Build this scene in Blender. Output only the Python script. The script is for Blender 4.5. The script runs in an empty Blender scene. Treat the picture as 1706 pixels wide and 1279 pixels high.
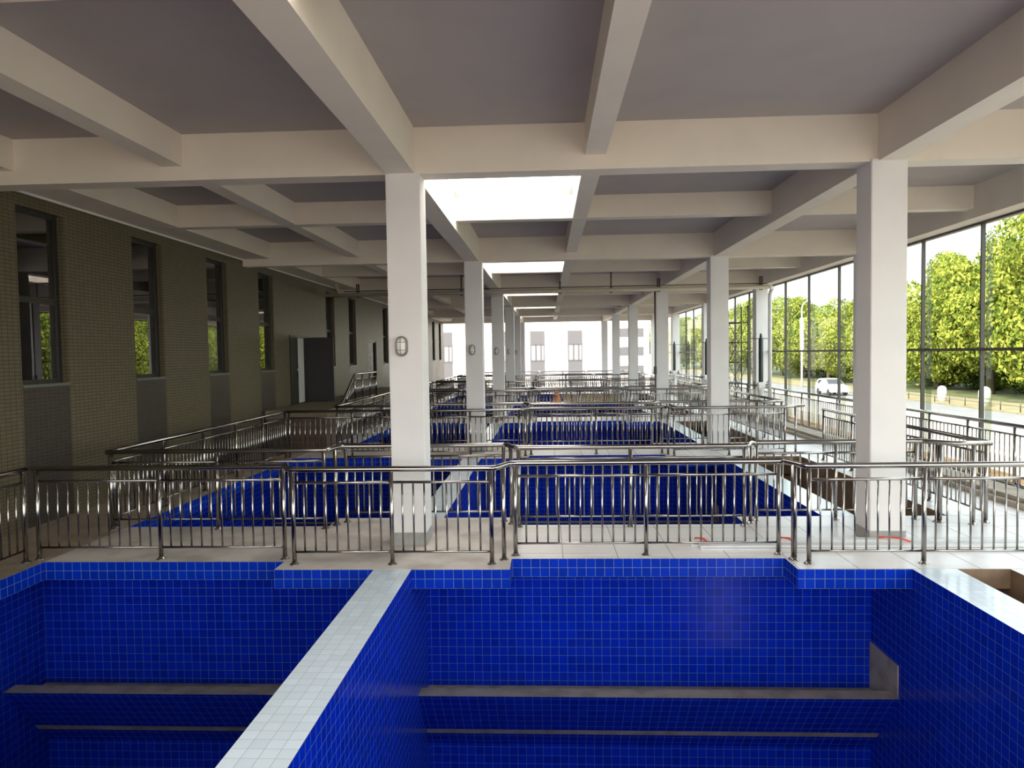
import bpy, bmesh, math, random
from math import sin, cos, pi, radians, floor
from mathutils import Vector, Matrix
random.seed(7)
S = bpy.context.scene
COL = S.collection

# ---------------------------------------------------------------- camera
H = 2.2335
F, YAW, PITCH, ROLL = 1212.4, .048, .041, -.0152
fw = Vector((-sin(YAW)*cos(PITCH), cos(YAW)*cos(PITCH), -sin(PITCH)))
rt = Vector((cos(YAW), sin(YAW), 0))
up = rt.cross(fw)
r2 = cos(ROLL)*rt + sin(ROLL)*up
u2 = -sin(ROLL)*rt + cos(ROLL)*up
cd = bpy.data.cameras.new('camera')
cam = bpy.data.objects.new('camera', cd); COL.objects.link(cam)
M = Matrix((r2, u2, -fw)).transposed().to_4x4(); M.translation = Vector((0, 0, H))
cam.matrix_world = M
cd.sensor_fit = 'HORIZONTAL'; cd.sensor_width = 36.0; cd.lens = F/1706*36
cd.clip_start = .05; cd.clip_end = 2000
S.camera = cam
# ---------------------------------------------------------------- sky, sun, exposure
w = bpy.data.worlds.new('world'); S.world = w; w.use_nodes = True
nt = w.node_tree; bg = nt.nodes['Background']
sky = nt.nodes.new('ShaderNodeTexSky'); sky.sky_type = 'NISHITA'
sky.sun_disc = False; sky.sun_elevation = radians(38); sky.sun_rotation = radians(218)
sky.dust_density = 3.5; sky.air_density = 1.2; sky.ozone_density = 1.0
hz = nt.nodes.new('ShaderNodeMix'); hz.data_type = 'RGBA'; hz.inputs[0].default_value = .62
hz.inputs[7].default_value = (5.2, 5.1, 5.0, 1)
nt.links.new(sky.outputs[0], hz.inputs[6]); nt.links.new(hz.outputs[2], bg.inputs[0])
bg.inputs[1].default_value = .40
sd = bpy.data.lights.new('sun', 'SUN'); sd.energy = 4.6; sd.angle = radians(2.5); sd.color = (1, .93, .80)
sun = bpy.data.objects.new('sun', sd); COL.objects.link(sun)
sun.rotation_euler = Vector((.60, .62, -.68)).to_track_quat('-Z', 'Y').to_euler()
S.view_settings.view_transform = 'Standard'; S.view_settings.look = 'None'
S.view_settings.gamma = 1; S.view_settings.use_curve_mapping = False
S.view_settings.exposure = 1.37
S.cycles.use_denoising = True
S.cycles.max_bounces = 14; S.cycles.diffuse_bounces = 8; S.cycles.glossy_bounces = 6
S.cycles.transparent_max_bounces = 24; S.cycles.transmission_bounces = 8
S.cycles.sample_clamp_indirect = 12; S.cycles.caustics_reflective = False; S.cycles.caustics_refractive = False

# ---------------------------------------------------------------- materials
def srgb(r, g, b):
    f = lambda c: (c/255/12.92) if c/255 <= .04045 else ((c/255+.055)/1.055)**2.4
    return (f(r), f(g), f(b), 1)
def node(nt, t, **k):
    n = nt.nodes.new(t)
    for a, v in k.items(): setattr(n, a, v)
    return n
def math_(nt, op, a, b=None):
    n = node(nt, 'ShaderNodeMath', operation=op)
    for i, v in enumerate((a, b)):
        if v is None: continue
        if isinstance(v, (int, float)): n.inputs[i].default_value = v
        else: nt.links.new(v, n.inputs[i])
    return n.outputs[0]
def plain(name, c, rough=.6, metal=0, noise=0, nscale=3, bump=0, spec=.5):
    m = bpy.data.materials.new(name); m.use_nodes = True; nt = m.node_tree; p = nt.nodes['Principled BSDF']
    p.inputs['Base Color'].default_value = c; p.inputs['Roughness'].default_value = rough
    p.inputs['Metallic'].default_value = metal; p.inputs['Specular IOR Level'].default_value = spec
    if noise or bump:
        g = node(nt, 'ShaderNodeNewGeometry'); n = node(nt, 'ShaderNodeTexNoise'); n.inputs['Scale'].default_value = nscale
        n.inputs['Detail'].default_value = 6
        nt.links.new(g.outputs['Position'], n.inputs['Vector'])
        if noise:
            mx = node(nt, 'ShaderNodeMix', data_type='RGBA'); mx.inputs[6].default_value = c
            mx.inputs[7].default_value = tuple(x*(1-noise) for x in c[:3])+(1,)
            r = node(nt, 'ShaderNodeMapRange'); r.inputs[1].default_value = .42; r.inputs[2].default_value = .68
            nt.links.new(n.outputs[0], r.inputs[0]); nt.links.new(r.outputs[0], mx.inputs[0]); nt.links.new(mx.outputs[2], p.inputs['Base Color'])
        if bump:
            b = node(nt, 'ShaderNodeBump'); b.inputs['Strength'].default_value = bump; b.inputs['Distance'].default_value = .02
            nt.links.new(n.outputs[0], b.inputs['Height']); nt.links.new(b.outputs[0], p.inputs['Normal'])
    return m
def tiles(name, c, grout, size=(.1, .1, .1), g=.004, rough=.2, off=(0, 0, 0), var=.12, dirt=0, dirtc=None, spec=.5, wob=.0):
    m = bpy.data.materials.new(name); m.use_nodes = True; nt = m.node_tree; p = nt.nodes['Principled BSDF']
    p.inputs['Specular IOR Level'].default_value = spec
    ge = node(nt, 'ShaderNodeNewGeometry'); sp = node(nt, 'ShaderNodeSeparateXYZ'); sn = node(nt, 'ShaderNodeSeparateXYZ')
    nt.links.new(ge.outputs['Position'], sp.inputs[0]); nt.links.new(ge.outputs['True Normal'], sn.inputs[0])
    mask = None; cell = node(nt, 'ShaderNodeCombineXYZ')
    for i in range(3):
        q = math_(nt, 'DIVIDE', math_(nt, 'SUBTRACT', sp.outputs[i], off[i]+.0003), size[i])
        a = math_(nt, 'ABSOLUTE', math_(nt, 'SUBTRACT', math_(nt, 'FRACT', q), .5))
        a = math_(nt, 'GREATER_THAN', a, .5-g/2/size[i])
        a = math_(nt, 'MULTIPLY', a, math_(nt, 'LESS_THAN', math_(nt, 'ABSOLUTE', sn.outputs[i]), .7))
        mask = a if mask is None else math_(nt, 'MAXIMUM', mask, a)
        nt.links.new(math_(nt, 'FLOOR', q), cell.inputs[i])
    wn = node(nt, 'ShaderNodeTexWhiteNoise'); nt.links.new(cell.outputs[0], wn.inputs['Vector'])
    mv = node(nt, 'ShaderNodeMix', data_type='RGBA'); nt.links.new(wn.outputs[0], mv.inputs[0])
    mv.inputs[6].default_value = c; mv.inputs[7].default_value = tuple(x*(1-var) for x in c[:3])+(1,)
    src = mv.outputs[2]
    if dirt:
        n = node(nt, 'ShaderNodeTexNoise'); n.inputs['Scale'].default_value = 1.7; n.inputs['Detail'].default_value = 8
        nt.links.new(ge.outputs['Position'], n.inputs['Vector'])
        r = node(nt, 'ShaderNodeMapRange'); r.inputs[1].default_value = .48; r.inputs[2].default_value = .75; r.inputs[4].default_value = dirt
        nt.links.new(n.outputs[0], r.inputs[0])
        d = node(nt, 'ShaderNodeMix', data_type='RGBA'); nt.links.new(r.outputs[0], d.inputs[0]); nt.links.new(src, d.inputs[6])
        d.inputs[7].default_value = dirtc; src = d.outputs[2]
    mg = node(nt, 'ShaderNodeMix', data_type='RGBA'); nt.links.new(mask, mg.inputs[0]); nt.links.new(src, mg.inputs[6]); mg.inputs[7].default_value = grout
    nt.links.new(mg.outputs[2], p.inputs['Base Color'])
    rr = math_(nt, 'ADD', math_(nt, 'MULTIPLY', mask, .5), rough); nt.links.new(rr, p.inputs['Roughness'])
    b = node(nt, 'ShaderNodeBump'); b.inputs['Strength'].default_value = .25; b.inputs['Distance'].default_value = .003
    hgt = math_(nt, 'ADD', math_(nt, 'SUBTRACT', 1, mask), math_(nt, 'MULTIPLY', wn.outputs[0], wob))
    nt.links.new(hgt, b.inputs['Height']); nt.links.new(b.outputs[0], p.inputs['Normal'])
    return m
def glass(name, tint, ior, refl=1.0, rough=.01):
    m = bpy.data.materials.new(name); m.use_nodes = True; nt = m.node_tree; nt.nodes.clear()
    o = node(nt, 'ShaderNodeOutputMaterial'); mx = node(nt, 'ShaderNodeMixShader'); t = node(nt, 'ShaderNodeBsdfTransparent')
    g = node(nt, 'ShaderNodeBsdfGlossy'); f = node(nt, 'ShaderNodeFresnel')
    gg = node(nt, 'ShaderNodeNewGeometry')     # panes are closed solids: keep the same reflectance on the way out
    nt.links.new(math_(nt, 'ADD', ior, math_(nt, 'MULTIPLY', gg.outputs['Backfacing'], 1/ior-ior)), f.inputs['IOR'])
    t.inputs[0].default_value = tint; g.inputs['Roughness'].default_value = rough; g.inputs[0].default_value = (refl, refl, refl, 1)
    nt.links.new(f.outputs[0], mx.inputs[0]); nt.links.new(t.outputs[0], mx.inputs[1]); nt.links.new(g.outputs[0], mx.inputs[2]); nt.links.new(mx.outputs[0], o.inputs[0])
    return m
def frosted(name, c):
    m = bpy.data.materials.new(name); m.use_nodes = True; nt = m.node_tree; nt.nodes.clear()
    o = node(nt, 'ShaderNodeOutputMaterial'); mx = node(nt, 'ShaderNodeMixShader'); t = node(nt, 'ShaderNodeBsdfTranslucent')
    g = node(nt, 'ShaderNodeBsdfDiffuse'); t.inputs[0].default_value = c; g.inputs[0].default_value = c; mx.inputs[0].default_value = .08
    nt.links.new(t.outputs[0], mx.inputs[1]); nt.links.new(g.outputs[0], mx.inputs[2]); nt.links.new(mx.outputs[0], o.inputs[0])
    return m
def leafmat(name, a, b, c):
    m = bpy.data.materials.new(name); m.use_nodes = True; nt = m.node_tree; nt.nodes.clear()
    o = node(nt, 'ShaderNodeOutputMaterial'); ge = node(nt, 'ShaderNodeNewGeometry'); n = node(nt, 'ShaderNodeTexNoise')
    n.inputs['Scale'].default_value = .9; n.inputs['Detail'].default_value = 4; nt.links.new(ge.outputs['Position'], n.inputs['Vector'])
    ad = math_(nt, 'ADD', math_(nt, 'MULTIPLY', n.outputs[0], .8), math_(nt, 'MULTIPLY', ge.outputs['Random Per Island'], .4))
    r = node(nt, 'ShaderNodeValToRGB'); r.color_ramp.elements[0].position = .38; r.color_ramp.elements[0].color = a
    r.color_ramp.elements[1].position = .82; r.color_ramp.elements[1].color = c
    e = r.color_ramp.elements.new(.6); e.color = b
    nt.links.new(ad, r.inputs[0])
    d = node(nt, 'ShaderNodeBsdfDiffuse'); t = node(nt, 'ShaderNodeBsdfTranslucent'); mx = node(nt, 'ShaderNodeMixShader'); mx.inputs[0].default_value = .35
    nt.links.new(r.outputs[0], d.inputs[0]); nt.links.new(r.outputs[0], t.inputs[0])
    nt.links.new(d.outputs[0], mx.inputs[1]); nt.links.new(t.outputs[0], mx.inputs[2]); nt.links.new(mx.outputs[0], o.inputs[0])
    return m
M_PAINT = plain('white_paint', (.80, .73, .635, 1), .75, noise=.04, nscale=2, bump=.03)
M_COLP = plain('column_paint', (.77, .76, .755, 1), .7, noise=.05, nscale=1.5, bump=.03)
M_SKIRT = plain('grey_skirting', (.36, .36, .35, 1), .6, noise=.2, nscale=8)
M_BLUE = tiles('blue_pool_tiles', (.0008, .020, .43, 1), (.06, .125, .29, 1), g=.0042, rough=.2, spec=.35, var=.25, dirt=.1, dirtc=(.01, .03, .16, 1), wob=.15)
M_BLUEC = tiles('bright_blue_curb_tiles', (.001, .028, .41, 1), (.11, .20, .31, 1), g=.0044, rough=.24, spec=.35, var=.25)
M_WTILE = tiles('pale_divider_tiles', (.72, .84, .93, 1), (.36, .44, .49, 1), off=(-1.84, 0, 0), g=.0045, rough=.18, var=.10, dirt=.3, dirtc=(.58, .64, .67, 1))
M_DECK = tiles('white_floor_tiles', (.84, .83, .82, 1), (.22, .21, .20, 1), size=(.6, .6, .6), off=(.15, .27, .05), g=.008, rough=.28, var=.08, dirt=.4, dirtc=(.58, .54, .49, 1))
M_MOSAIC = tiles('tan_wall_mosaic', (.125, .10, .055, 1), (.05, .04, .022, 1), size=(.1, .1, .05), g=.007, rough=.45, var=.16)
M_DARKM = tiles('dark_wall_mosaic', (.034, .023, .018, 1), (.115, .09, .075, 1), size=(.1, .1, .05), g=.005, rough=.4, var=.3)
M_BROWNT = tiles('brown_platform_tiles', (.115, .075, .055, 1), (.25, .2, .15, 1), size=(.14, .14, .14), g=.008, rough=.4, var=.3)
M_CONC = plain('bare_concrete', (.27, .25, .22, 1), .85, noise=.35, nscale=5, bump=.15)
M_PIT = plain('brown_pit_concrete', (.22, .15, .095, 1), .85, noise=.4, nscale=3, bump=.15)
M_STEEL = plain('stainless_steel', (.36, .34, .32, 1), .17, 1)
M_SLAB = plain('shaded_ceiling_paint', (.43, .39, .375, 1), .8, noise=.05, nscale=2)  # darker than the beams: ceiling shade put into the base colour
M_SCREEDB = plain('brown_cement_floor', (.38, .31, .23, 1), .6, noise=.3, nscale=2.2, bump=.05)
M_SCREED = plain('cement_screed', (.66, .61, .55, 1), .6, noise=.35, nscale=2.2, bump=.05)
M_FRAME = plain('dark_bronze_frame', (.018, .017, .015, 1), .4)
M_MULL = plain('curtain_wall_frame', (.045, .04, .032, 1), .45)
M_GLASS = glass('window_glass', (.30, .33, .30, 1), 2.6)
M_CLEAR = glass('curtain_wall_glass', (.90, .93, .91, 1), 1.06)
M_FIN = glass('glass_fin', (.72, .76, .70, 1), 1.3)
M_FROST = frosted('milky_skylight_panel', (.93, .92, .90, 1))
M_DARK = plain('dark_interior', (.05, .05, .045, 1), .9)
M_BLACK = plain('black_paint', (.010, .010, .011, 1), .5)
M_GREYM = plain('grey_metal', (.13, .135, .13, 1), .45)
M_LAMPG = plain('cast_grey_lamp_ring', (.24, .22, .20, 1), .45, .3)
M_LAMPD = plain('opal_lamp_glass', (.72, .71, .68, 1), .25)
M_PIPE = plain('cream_pipe', (.50, .45, .36, 1), .5)
M_PIPEW = plain('white_pipe', (.75, .75, .73, 1), .4)
M_RED = plain('red_tape', (.75, .06, .03, 1), .5)
M_TRUNK = plain('white_trunking', (.66, .68, .69, 1), .3, noise=.1, nscale=6)
M_ASPH = plain('pale_asphalt', (.15, .15, .155, 1), .9, noise=.15, nscale=1)
M_APRON = plain('pale_pavement', (.27, .24, .20, 1), .9, noise=.15, nscale=.6)
M_GRASS = plain('verge_grass', (.09, .11, .03, 1), .95, noise=.5, nscale=1.2)
M_DRYG = plain('dry_verge', (.20, .17, .09, 1), .95, noise=.3, nscale=1.2)
M_BARK = plain('bark', (.10, .075, .05, 1), .9, noise=.4, nscale=6, bump=.3)
M_LEAF = leafmat('leaves', (.045, .08, .018, 1), (.19, .235, .036, 1), (.44, .44, .09, 1))
M_LEAF2 = leafmat('leaves_dark', (.02, .04, .01, 1), (.06, .095, .016, 1), (.14, .18, .03, 1))
M_FACADE = plain('white_facade', (.60, .59, .57, 1), .8)
M_PANEL = plain('grey_facade_panel', (.085, .085, .09, 1), .7, spec=.2)
M_HILL = plain('distant_trees', (.16, .22, .18, 1), 1, noise=.4, nscale=.05)
M_COPE = plain('tan_coping', (.24, .20, .13, 1), .7, noise=.2, nscale=4)
M_CREAM = plain('cream_stone', (.46, .41, .33, 1), .7, noise=.25, nscale=4)
M_ORANGE = plain('orange_soil', (.42, .22, .07, 1), .9, noise=.4, nscale=3)
M_CAR = plain('white_car_paint', (.78, .78, .78, 1), .25)
M_CARGL = plain('car_glass', (.02, .025, .03, 1), .08)
M_TYRE = plain('tyre', (.015, .015, .015, 1), .8)

# ---------------------------------------------------------------- helpers
def box(bm, a, b, mi=0):
    (x0, y0, z0), (x1, y1, z1) = a, b
    v = [bm.verts.new(p) for p in ((x0,y0,z0),(x1,y0,z0),(x1,y1,z0),(x0,y1,z0),(x0,y0,z1),(x1,y0,z1),(x1,y1,z1),(x0,y1,z1))]
    fs = []
    for q in ((0,3,2,1),(4,5,6,7),(0,1,5,4),(1,2,6,5),(2,3,7,6),(3,0,4,7)):
        f = bm.faces.new([v[i] for i in q]); f.material_index = mi; fs.append(f)
    return fs    # bottom, top, front(-y), right(+x), back(+y), left(-x)
def tube(bm, pts, r, seg=10, caps=True, mi=0, radii=None):
    pts = [Vector(p) for p in pts]; n = len(pts); rings = []; pu = None
    for i, p in enumerate(pts):
        d = (pts[min(i+1, n-1)]-pts[max(i-1, 0)]).normalized()
        if pu is None: pu = Vector((0, 0, 1)) if abs(d.z) < .9 else Vector((1, 0, 0))
        u = (pu-d*pu.dot(d)).normalized(); v = d.cross(u); pu = u
        rr = radii[i] if radii else r
        rings.append([bm.verts.new(p+(u*cos(2*pi*k/seg)+v*sin(2*pi*k/seg))*rr) for k in range(seg)])
    for a, b in zip(rings, rings[1:]):
        for k in range(seg):
            f = bm.faces.new((a[k], a[(k+1) % seg], b[(k+1) % seg], b[k])); f.smooth = True; f.material_index = mi
    if caps:
        f = bm.faces.new(rings[0][::-1]); f.material_index = mi
        f = bm.faces.new(rings[-1]); f.material_index = mi
def lathe(bm, prof, c=(0, 0, 0), seg=16, mi=0):
    rings = [[bm.verts.new((c[0]+r*cos(2*pi*k/seg), c[1]+r*sin(2*pi*k/seg), c[2]+z)) for k in range(seg)] for r, z in prof]
    for a, b in zip(rings, rings[1:]):
        for k in range(seg):
            f = bm.faces.new((a[k], a[(k+1) % seg], b[(k+1) % seg], b[k])); f.smooth = True; f.material_index = mi
    bm.faces.new(rings[0][::-1]).material_index = mi; bm.faces.new(rings[-1]).material_index = mi
def rounded(pts, rad=.06, n=4):
    out = [Vector(pts[0])]
    for a, b, c in zip(pts, pts[1:], pts[2:]):
        a, b, c = Vector(a), Vector(b), Vector(c)
        r = min(rad, (a-b).length*.45, (c-b).length*.45)
        p, q = b+(a-b).normalized()*r, b+(c-b).normalized()*r
        for i in range(n+1):
            t = i/n; out.append(p*(1-t)**2+b*2*t*(1-t)+q*t*t)
    out.append(Vector(pts[-1])); return out
def obj(name, bm, mats, parent=None, origin=None):
    me = bpy.data.meshes.new(name)
    if origin is not None: bmesh.ops.translate(bm, verts=bm.verts, vec=-Vector(origin))
    bm.normal_update(); bm.to_mesh(me); bm.free()
    for m in (mats if isinstance(mats, (list, tuple)) else [mats]): me.materials.append(m)
    o = bpy.data.objects.new(name, me); COL.objects.link(o)
    if parent: o.parent = parent
    elif origin is not None: o.location = origin
    return o
def tag(o, label, cat, group=None, kind=None):
    o['label'] = label; o['category'] = cat
    if group: o['group'] = group
    if kind: o['kind'] = kind
    return o
def thing(name, label, cat, loc=(0, 0, 0), rz=0, group=None):
    o = bpy.data.objects.new(name, None); COL.objects.link(o); o.location = loc; o.rotation_euler = (0, 0, rz)
    return tag(o, label, cat, group)
def struct(name, bm, mats, parent=None, label=None):
    o = obj(name, bm, mats, parent)
    if not parent: o['kind'] = 'structure'
    if label: o['label'] = label
    return o
def copy_tree(o, parent=None):
    c = o.copy(); COL.objects.link(c); c.parent = parent
    for ch in [x for x in bpy.data.objects if x.parent == o]: copy_tree(ch, c)
    return c
def bx(name, a, b, mats, parent=None, kind=None, bevel=0):
    bm = bmesh.new(); box(bm, a, b)
    if bevel: bmesh.ops.bevel(bm, geom=bm.edges[:], offset=bevel, segments=2, affect='EDGES')
    return obj(name, bm, mats, parent)

# ---------------------------------------------------------------- grid of the hall
XL, XR, CW, Y1, ST = -1.84, 3.67, .40, 8.44, 8.05
XW, XG, XB = -6.95, 7.36, -5.62        # tiled wall face, curtain wall glass, left rim of the pools
SOF, SLAB, SEC = 4.34, 4.87, 4.50
ROWS = range(-1, 6)
YS, YE = -5.3, 48.7+.45  # YS: unseen rear end, cut short so sky light reaches the beam fronts
ordinal = ['nearest', 'second', 'third', 'fourth', 'fifth', 'farthest']

# ---------------------------------------------------------------- walkways (floor)
def prism(bm, poly, z0, z1, top=0, side=1):
    a = [bm.verts.new((x, y, z0)) for x, y in poly]; b = [bm.verts.new((x, y, z1)) for x, y in poly]
    f = bm.faces.new(b); f.material_index = top
    f = bm.faces.new(a[::-1]); f.material_index = side
    n = len(poly)
    for i in range(n):
        f = bm.faces.new((a[i], a[(i+1) % n], b[(i+1) % n], b[i])); f.material_index = side
def pitedge(k): return 4.63 if k <= 0 else 5.30
for k in ROWS:
    d = ST*k; bm = bmesh.new()
    left = [(XB, 7.76), (-2.9, 7.76), (-2.9, 7.46), (-.41, 7.46), (-.41, 9.87), (-2.9, 9.87), (-2.9, 9.40), (XB, 9.40)]
    mid = [(-.41, 7.86), (2.53, 7.86), (2.53, 7.46), (XR+.44, 7.46), (XR+.44, 9.87), (2.53, 9.87), (2.53, 9.43), (-.41, 9.43)]
    right = [(XR+.44, 7.46), (5.9, 7.46), (5.9, 9.87), (XR+.44, 9.87)]
    for poly, mats in ((left, [M_SCREED, M_BLUEC]), (mid, [M_DECK, M_BLUEC]), (right, [M_DECK, M_PIT])):
        bm = bmesh.new(); prism(bm, [(x, y+d) for x, y in poly], -.2, 0)
        struct('floor', bm, mats)
bm = bmesh.new(); prism(bm, [(XW, -.6), (XB, -.6), (XB, YE), (XW, YE)], -.2, 0); struct('floor', bm, [M_SCREEDB, M_BLUEC])
bm = bmesh.new(); prism(bm, [(5.9, -.6), (XG+.1, -.6), (XG+.1, YE), (5.9, YE)], -.2, 0); struct('floor', bm, [M_DECK, M_PIT])
for k in range(-1, 5):           # strips between decks: right of the pits, and left of the farther pools
    ya, yb = 9.87+ST*k, 7.46+ST*(k+1)
    bm = bmesh.new(); prism(bm, [(pitedge(k+1), ya), (5.9, ya), (5.9, yb), (pitedge(k+1), yb)], -.2, 0, 0, 1); struct('floor', bm, [M_DECK, M_PIT])
    if k >= 1:
        bm = bmesh.new(); prism(bm, [(XB, ya-.47), (-4.88, ya-.47), (-4.88, yb+.3), (XB, yb+.3)], -.205, -.004, 0, 1); struct('floor', bm, [M_DECK, M_BLUEC])
# ---------------------------------------------------------------- pool basins
PB = -4.3
for k in ROWS:
    d = ST*k
    bm = bmesh.new(); box(bm, (XB-.5, 8.4+d, PB), (XR, 8.88+d, -.2)); struct('wall_pool_end', bm, [M_BLUE])
    for x0, x1 in ((XB-.5, XL), (XL+CW, XR)):     # overflow trough hanging on the end wall of each basin
        bm = bmesh.new()
        prof = [(7.70, -1.46, 1), (7.90, -1.46, 0), (7.90, -1.66, 0), (8.40, -1.66, 1), (8.40, -2.36, 0), (8.24, -2.155, 1), (8.18, -2.075, 0)]
        va = [bm.verts.new((x0, y+d, z)) for y, z, _ in prof]; vb = [bm.verts.new((x1, y+d, z)) for y, z, _ in prof]
        mi = [1, 1, 1, 0, 0, 1, 0]; n = len(prof)
        for i in range(n):
            f = bm.faces.new((va[i], vb[i], vb[(i+1) % n], va[(i+1) % n])); f.material_index = mi[i]
        bm.faces.new(va); bm.faces.new(vb[::-1])
        bmesh.ops.recalc_face_normals(bm, faces=bm.faces[:])
        struct('trim_trough', bm, [M_BLUE, M_CONC])
        bm = bmesh.new(); box(bm, (x1-.012, 7.90+d, -1.66), (x1, 8.4+d, -1.12)); box(bm, (x1-.012, 7.74+d, -1.46), (x1, 7.90+d, -1.12)); struct('trim_trough_cheek', bm, [M_CONC])
for name, x0, x1 in (('wall_divider', XL, XL+CW), ('wall_pool_right', XR, XR+.44)):
    for k in range(-1, 5):
        bm = bmesh.new(); ya, yb = (9.87 if 1 else 0)+ST*k, 7.46+ST*(k+1)
        fs = box(bm, (x0, ya, PB), (x1, yb, 0)); fs[1].material_index = 1
        if name == 'wall_pool_right': fs[3].material_index = 2
        struct(name, bm, [M_BLUE, M_WTILE, M_PIT])
        bm = bmesh.new(); box(bm, (x0, yb, PB), (x1, yb+2.41, -.2)); struct(name+'_under_walkway', bm, [M_BLUE])
bm = bmesh.new(); box(bm, (XB-.7, .35, PB), (XB-.5, YE, -.2)); struct('wall_pool_left', bm, [M_BLUE])
bm = bmesh.new(); box(bm, (XB-.7, .35, PB-.2), (XR+.2, YE, PB)); struct('floor_pool', bm, [M_BLUE])
for k in range(-1, 5):           # brown service pits
    ya, yb = 9.2+ST*k, 8.4+ST*(k+1); x1 = pitedge(k+1)
    bm = bmesh.new(); box(bm, (XR+.44, ya, -1.7), (x1+.2, yb, -1.5)); box(bm, (x1, ya, -1.5), (x1+.2, yb, -.2)); box(bm, (XR+.44, yb-.5, -1.5), (x1, yb-.3, -.2))
    box(bm, (XR+.44, yb-.75, -1.5), (x1, yb-.5, -.45))
    struct('wall_pit', bm, [M_PIT])

# ---------------------------------------------------------------- ceiling with its beams
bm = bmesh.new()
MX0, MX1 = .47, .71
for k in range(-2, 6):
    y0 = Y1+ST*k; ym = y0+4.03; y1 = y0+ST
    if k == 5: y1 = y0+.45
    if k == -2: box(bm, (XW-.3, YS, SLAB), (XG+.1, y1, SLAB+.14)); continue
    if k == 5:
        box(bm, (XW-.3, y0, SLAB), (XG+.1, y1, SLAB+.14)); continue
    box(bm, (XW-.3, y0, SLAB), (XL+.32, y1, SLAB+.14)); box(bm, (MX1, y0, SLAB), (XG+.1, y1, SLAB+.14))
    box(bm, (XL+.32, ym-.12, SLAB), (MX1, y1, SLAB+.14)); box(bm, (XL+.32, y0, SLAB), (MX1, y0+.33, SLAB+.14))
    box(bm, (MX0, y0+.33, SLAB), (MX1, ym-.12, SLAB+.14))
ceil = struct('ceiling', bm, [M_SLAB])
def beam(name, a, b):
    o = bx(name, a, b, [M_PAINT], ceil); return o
for x0, x1, n in ((XL+.02, XL+.34, 0), (XR+.08, XR+.37, 0), (7.0, 7.42, 1)):
    beam('main_beam', (x0, YS, SOF), (x1, YE, SLAB+.02))
for x0, x1 in ((MX0, MX1), (-4.50, -4.25), (XW, -6.30)):
    beam('secondary_beam', (x0, YS, SEC+(.0)), (x1, YE, SLAB+.01))
for k in ROWS:
    y = Y1+ST*k
    beam('cross_beam', (XW-.02, y+.03, SOF-.003), (7.41, y+.33, SLAB+.03))
    if k < 5: beam('secondary_cross_beam', (XW, y+3.90, SEC-.003), (7.05, y+4.14, SLAB+.012))
bm = bmesh.new(); box(bm, (XW, YS, SEC-.03), (XW+.03, YE, SEC)); struct('trim_1', bm, [M_COLP])
for k in range(-1, 5):
    y = Y1+ST*k; bm = bmesh.new(); box(bm, (XL+.2, y+.2, SLAB+.145), (MX0+.1, y+4.0, SLAB+.165))
    struct('window_%d' % (40+k), bm, [M_FROST])

# ---------------------------------------------------------------- columns
def column(x, k, label, group):
    y = Y1+ST*k; o = (x, y, 0)
    t = thing('column', label, 'column', o, 0, group)
    bm = bmesh.new(); box(bm, (0, 0, 0), (CW, CW, SOF+.02)); bmesh.ops.bevel(bm, geom=[e for e in bm.edges if abs(e.verts[0].co.z-e.verts[1].co.z) > 1], offset=.008, segments=2, affect='EDGES')
    obj('shaft', bm, [M_COLP], t)
    bm = bmesh.new(); e = .004
    for a, b in (((-e, -e, 0), (CW+e, 0, .15)), ((-e, CW, 0), (CW+e, CW+e, .15)), ((-e, 0, 0), (0, CW, .15)), ((CW, 0, 0), (CW+e, CW, .15))): box(bm, a, b)
    sk = obj('skirting', bm, [M_SKIRT], t); sk['label'] = 'grey skirting'
    return t
for k in range(0, 6):
    column(XL, k, 'white square column, %s from the camera in the left row between the basins' % ordinal[k], 'left row of columns')
    column(XR, k, 'white square column, %s from the camera in the right row beside the pits' % ordinal[k], 'right row of columns')
for k in (1, 2, 3, 4, 5):
    t = column(6.95, k, 'white square column, %s of the row against the glass wall' % ['', 'nearest', 'second', 'third', 'fourth', 'farthest'][k], 'columns against the glass wall')

# ---------------------------------------------------------------- bulkhead lamps on the left columns
def lamp_mesh():
    t = thing('bulkhead_lamp', 'x', 'lamp', (0, 0, 0), 0, 'bulkhead lamps on the left columns')
    def stadium(hw, hh, n=8):
        c = hh-hw; return [(hw*cos(a), c+hw*sin(a)) for a in [pi*i/n for i in range(n+1)]]+[(hw*cos(a), -c+hw*sin(a)) for a in [pi+pi*i/n for i in range(n+1)]]
    def loft(name, layers, mat):
        bm = bmesh.new(); rs = [[bm.verts.new((x, y, z)) for x, z in stadium(hw, hh)] for hw, hh, y in layers]; n = len(rs[0])
        for a, b in zip(rs, rs[1:]):
            for i in range(n): f = bm.faces.new((a[i], a[(i+1) % n], b[(i+1) % n], b[i])); f.smooth = True
        bm.faces.new(rs[0]); bm.faces.new(rs[-1][::-1]); bmesh.ops.recalc_face_normals(bm, faces=bm.faces[:]); return obj(name, bm, [mat], t)
    loft('base', [(.070, .118, 0), (.070, .118, -.03), (.062, .110, -.042)], M_LAMPG)
    loft('diffuser', [(.055, .102, -.035), (.053, .098, -.065), (.042, .082, -.085), (.02, .05, -.093)], M_LAMPD)
    bm = bmesh.new()
    tube(bm, [(x, -.068, z) for x, z in stadium(.058, .105)+[stadium(.058, .105)[0]]], .004, 6, False)
    tube(bm, [(0, -.045, .113), (0, -.085, .09), (0, -.102, .03), (0, -.102, -.03), (0, -.085, -.09), (0, -.045, -.113)], .004, 6)
    for z in (-.045, .045): tube(bm, [(-.066, -.045, z), (-.05, -.08, z), (0, -.1, z), (.05, -.08, z), (.066, -.045, z)], .004, 6)
    obj('wire_guard', bm, [M_LAMPG], t); return t
lp = lamp_mesh()
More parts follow.
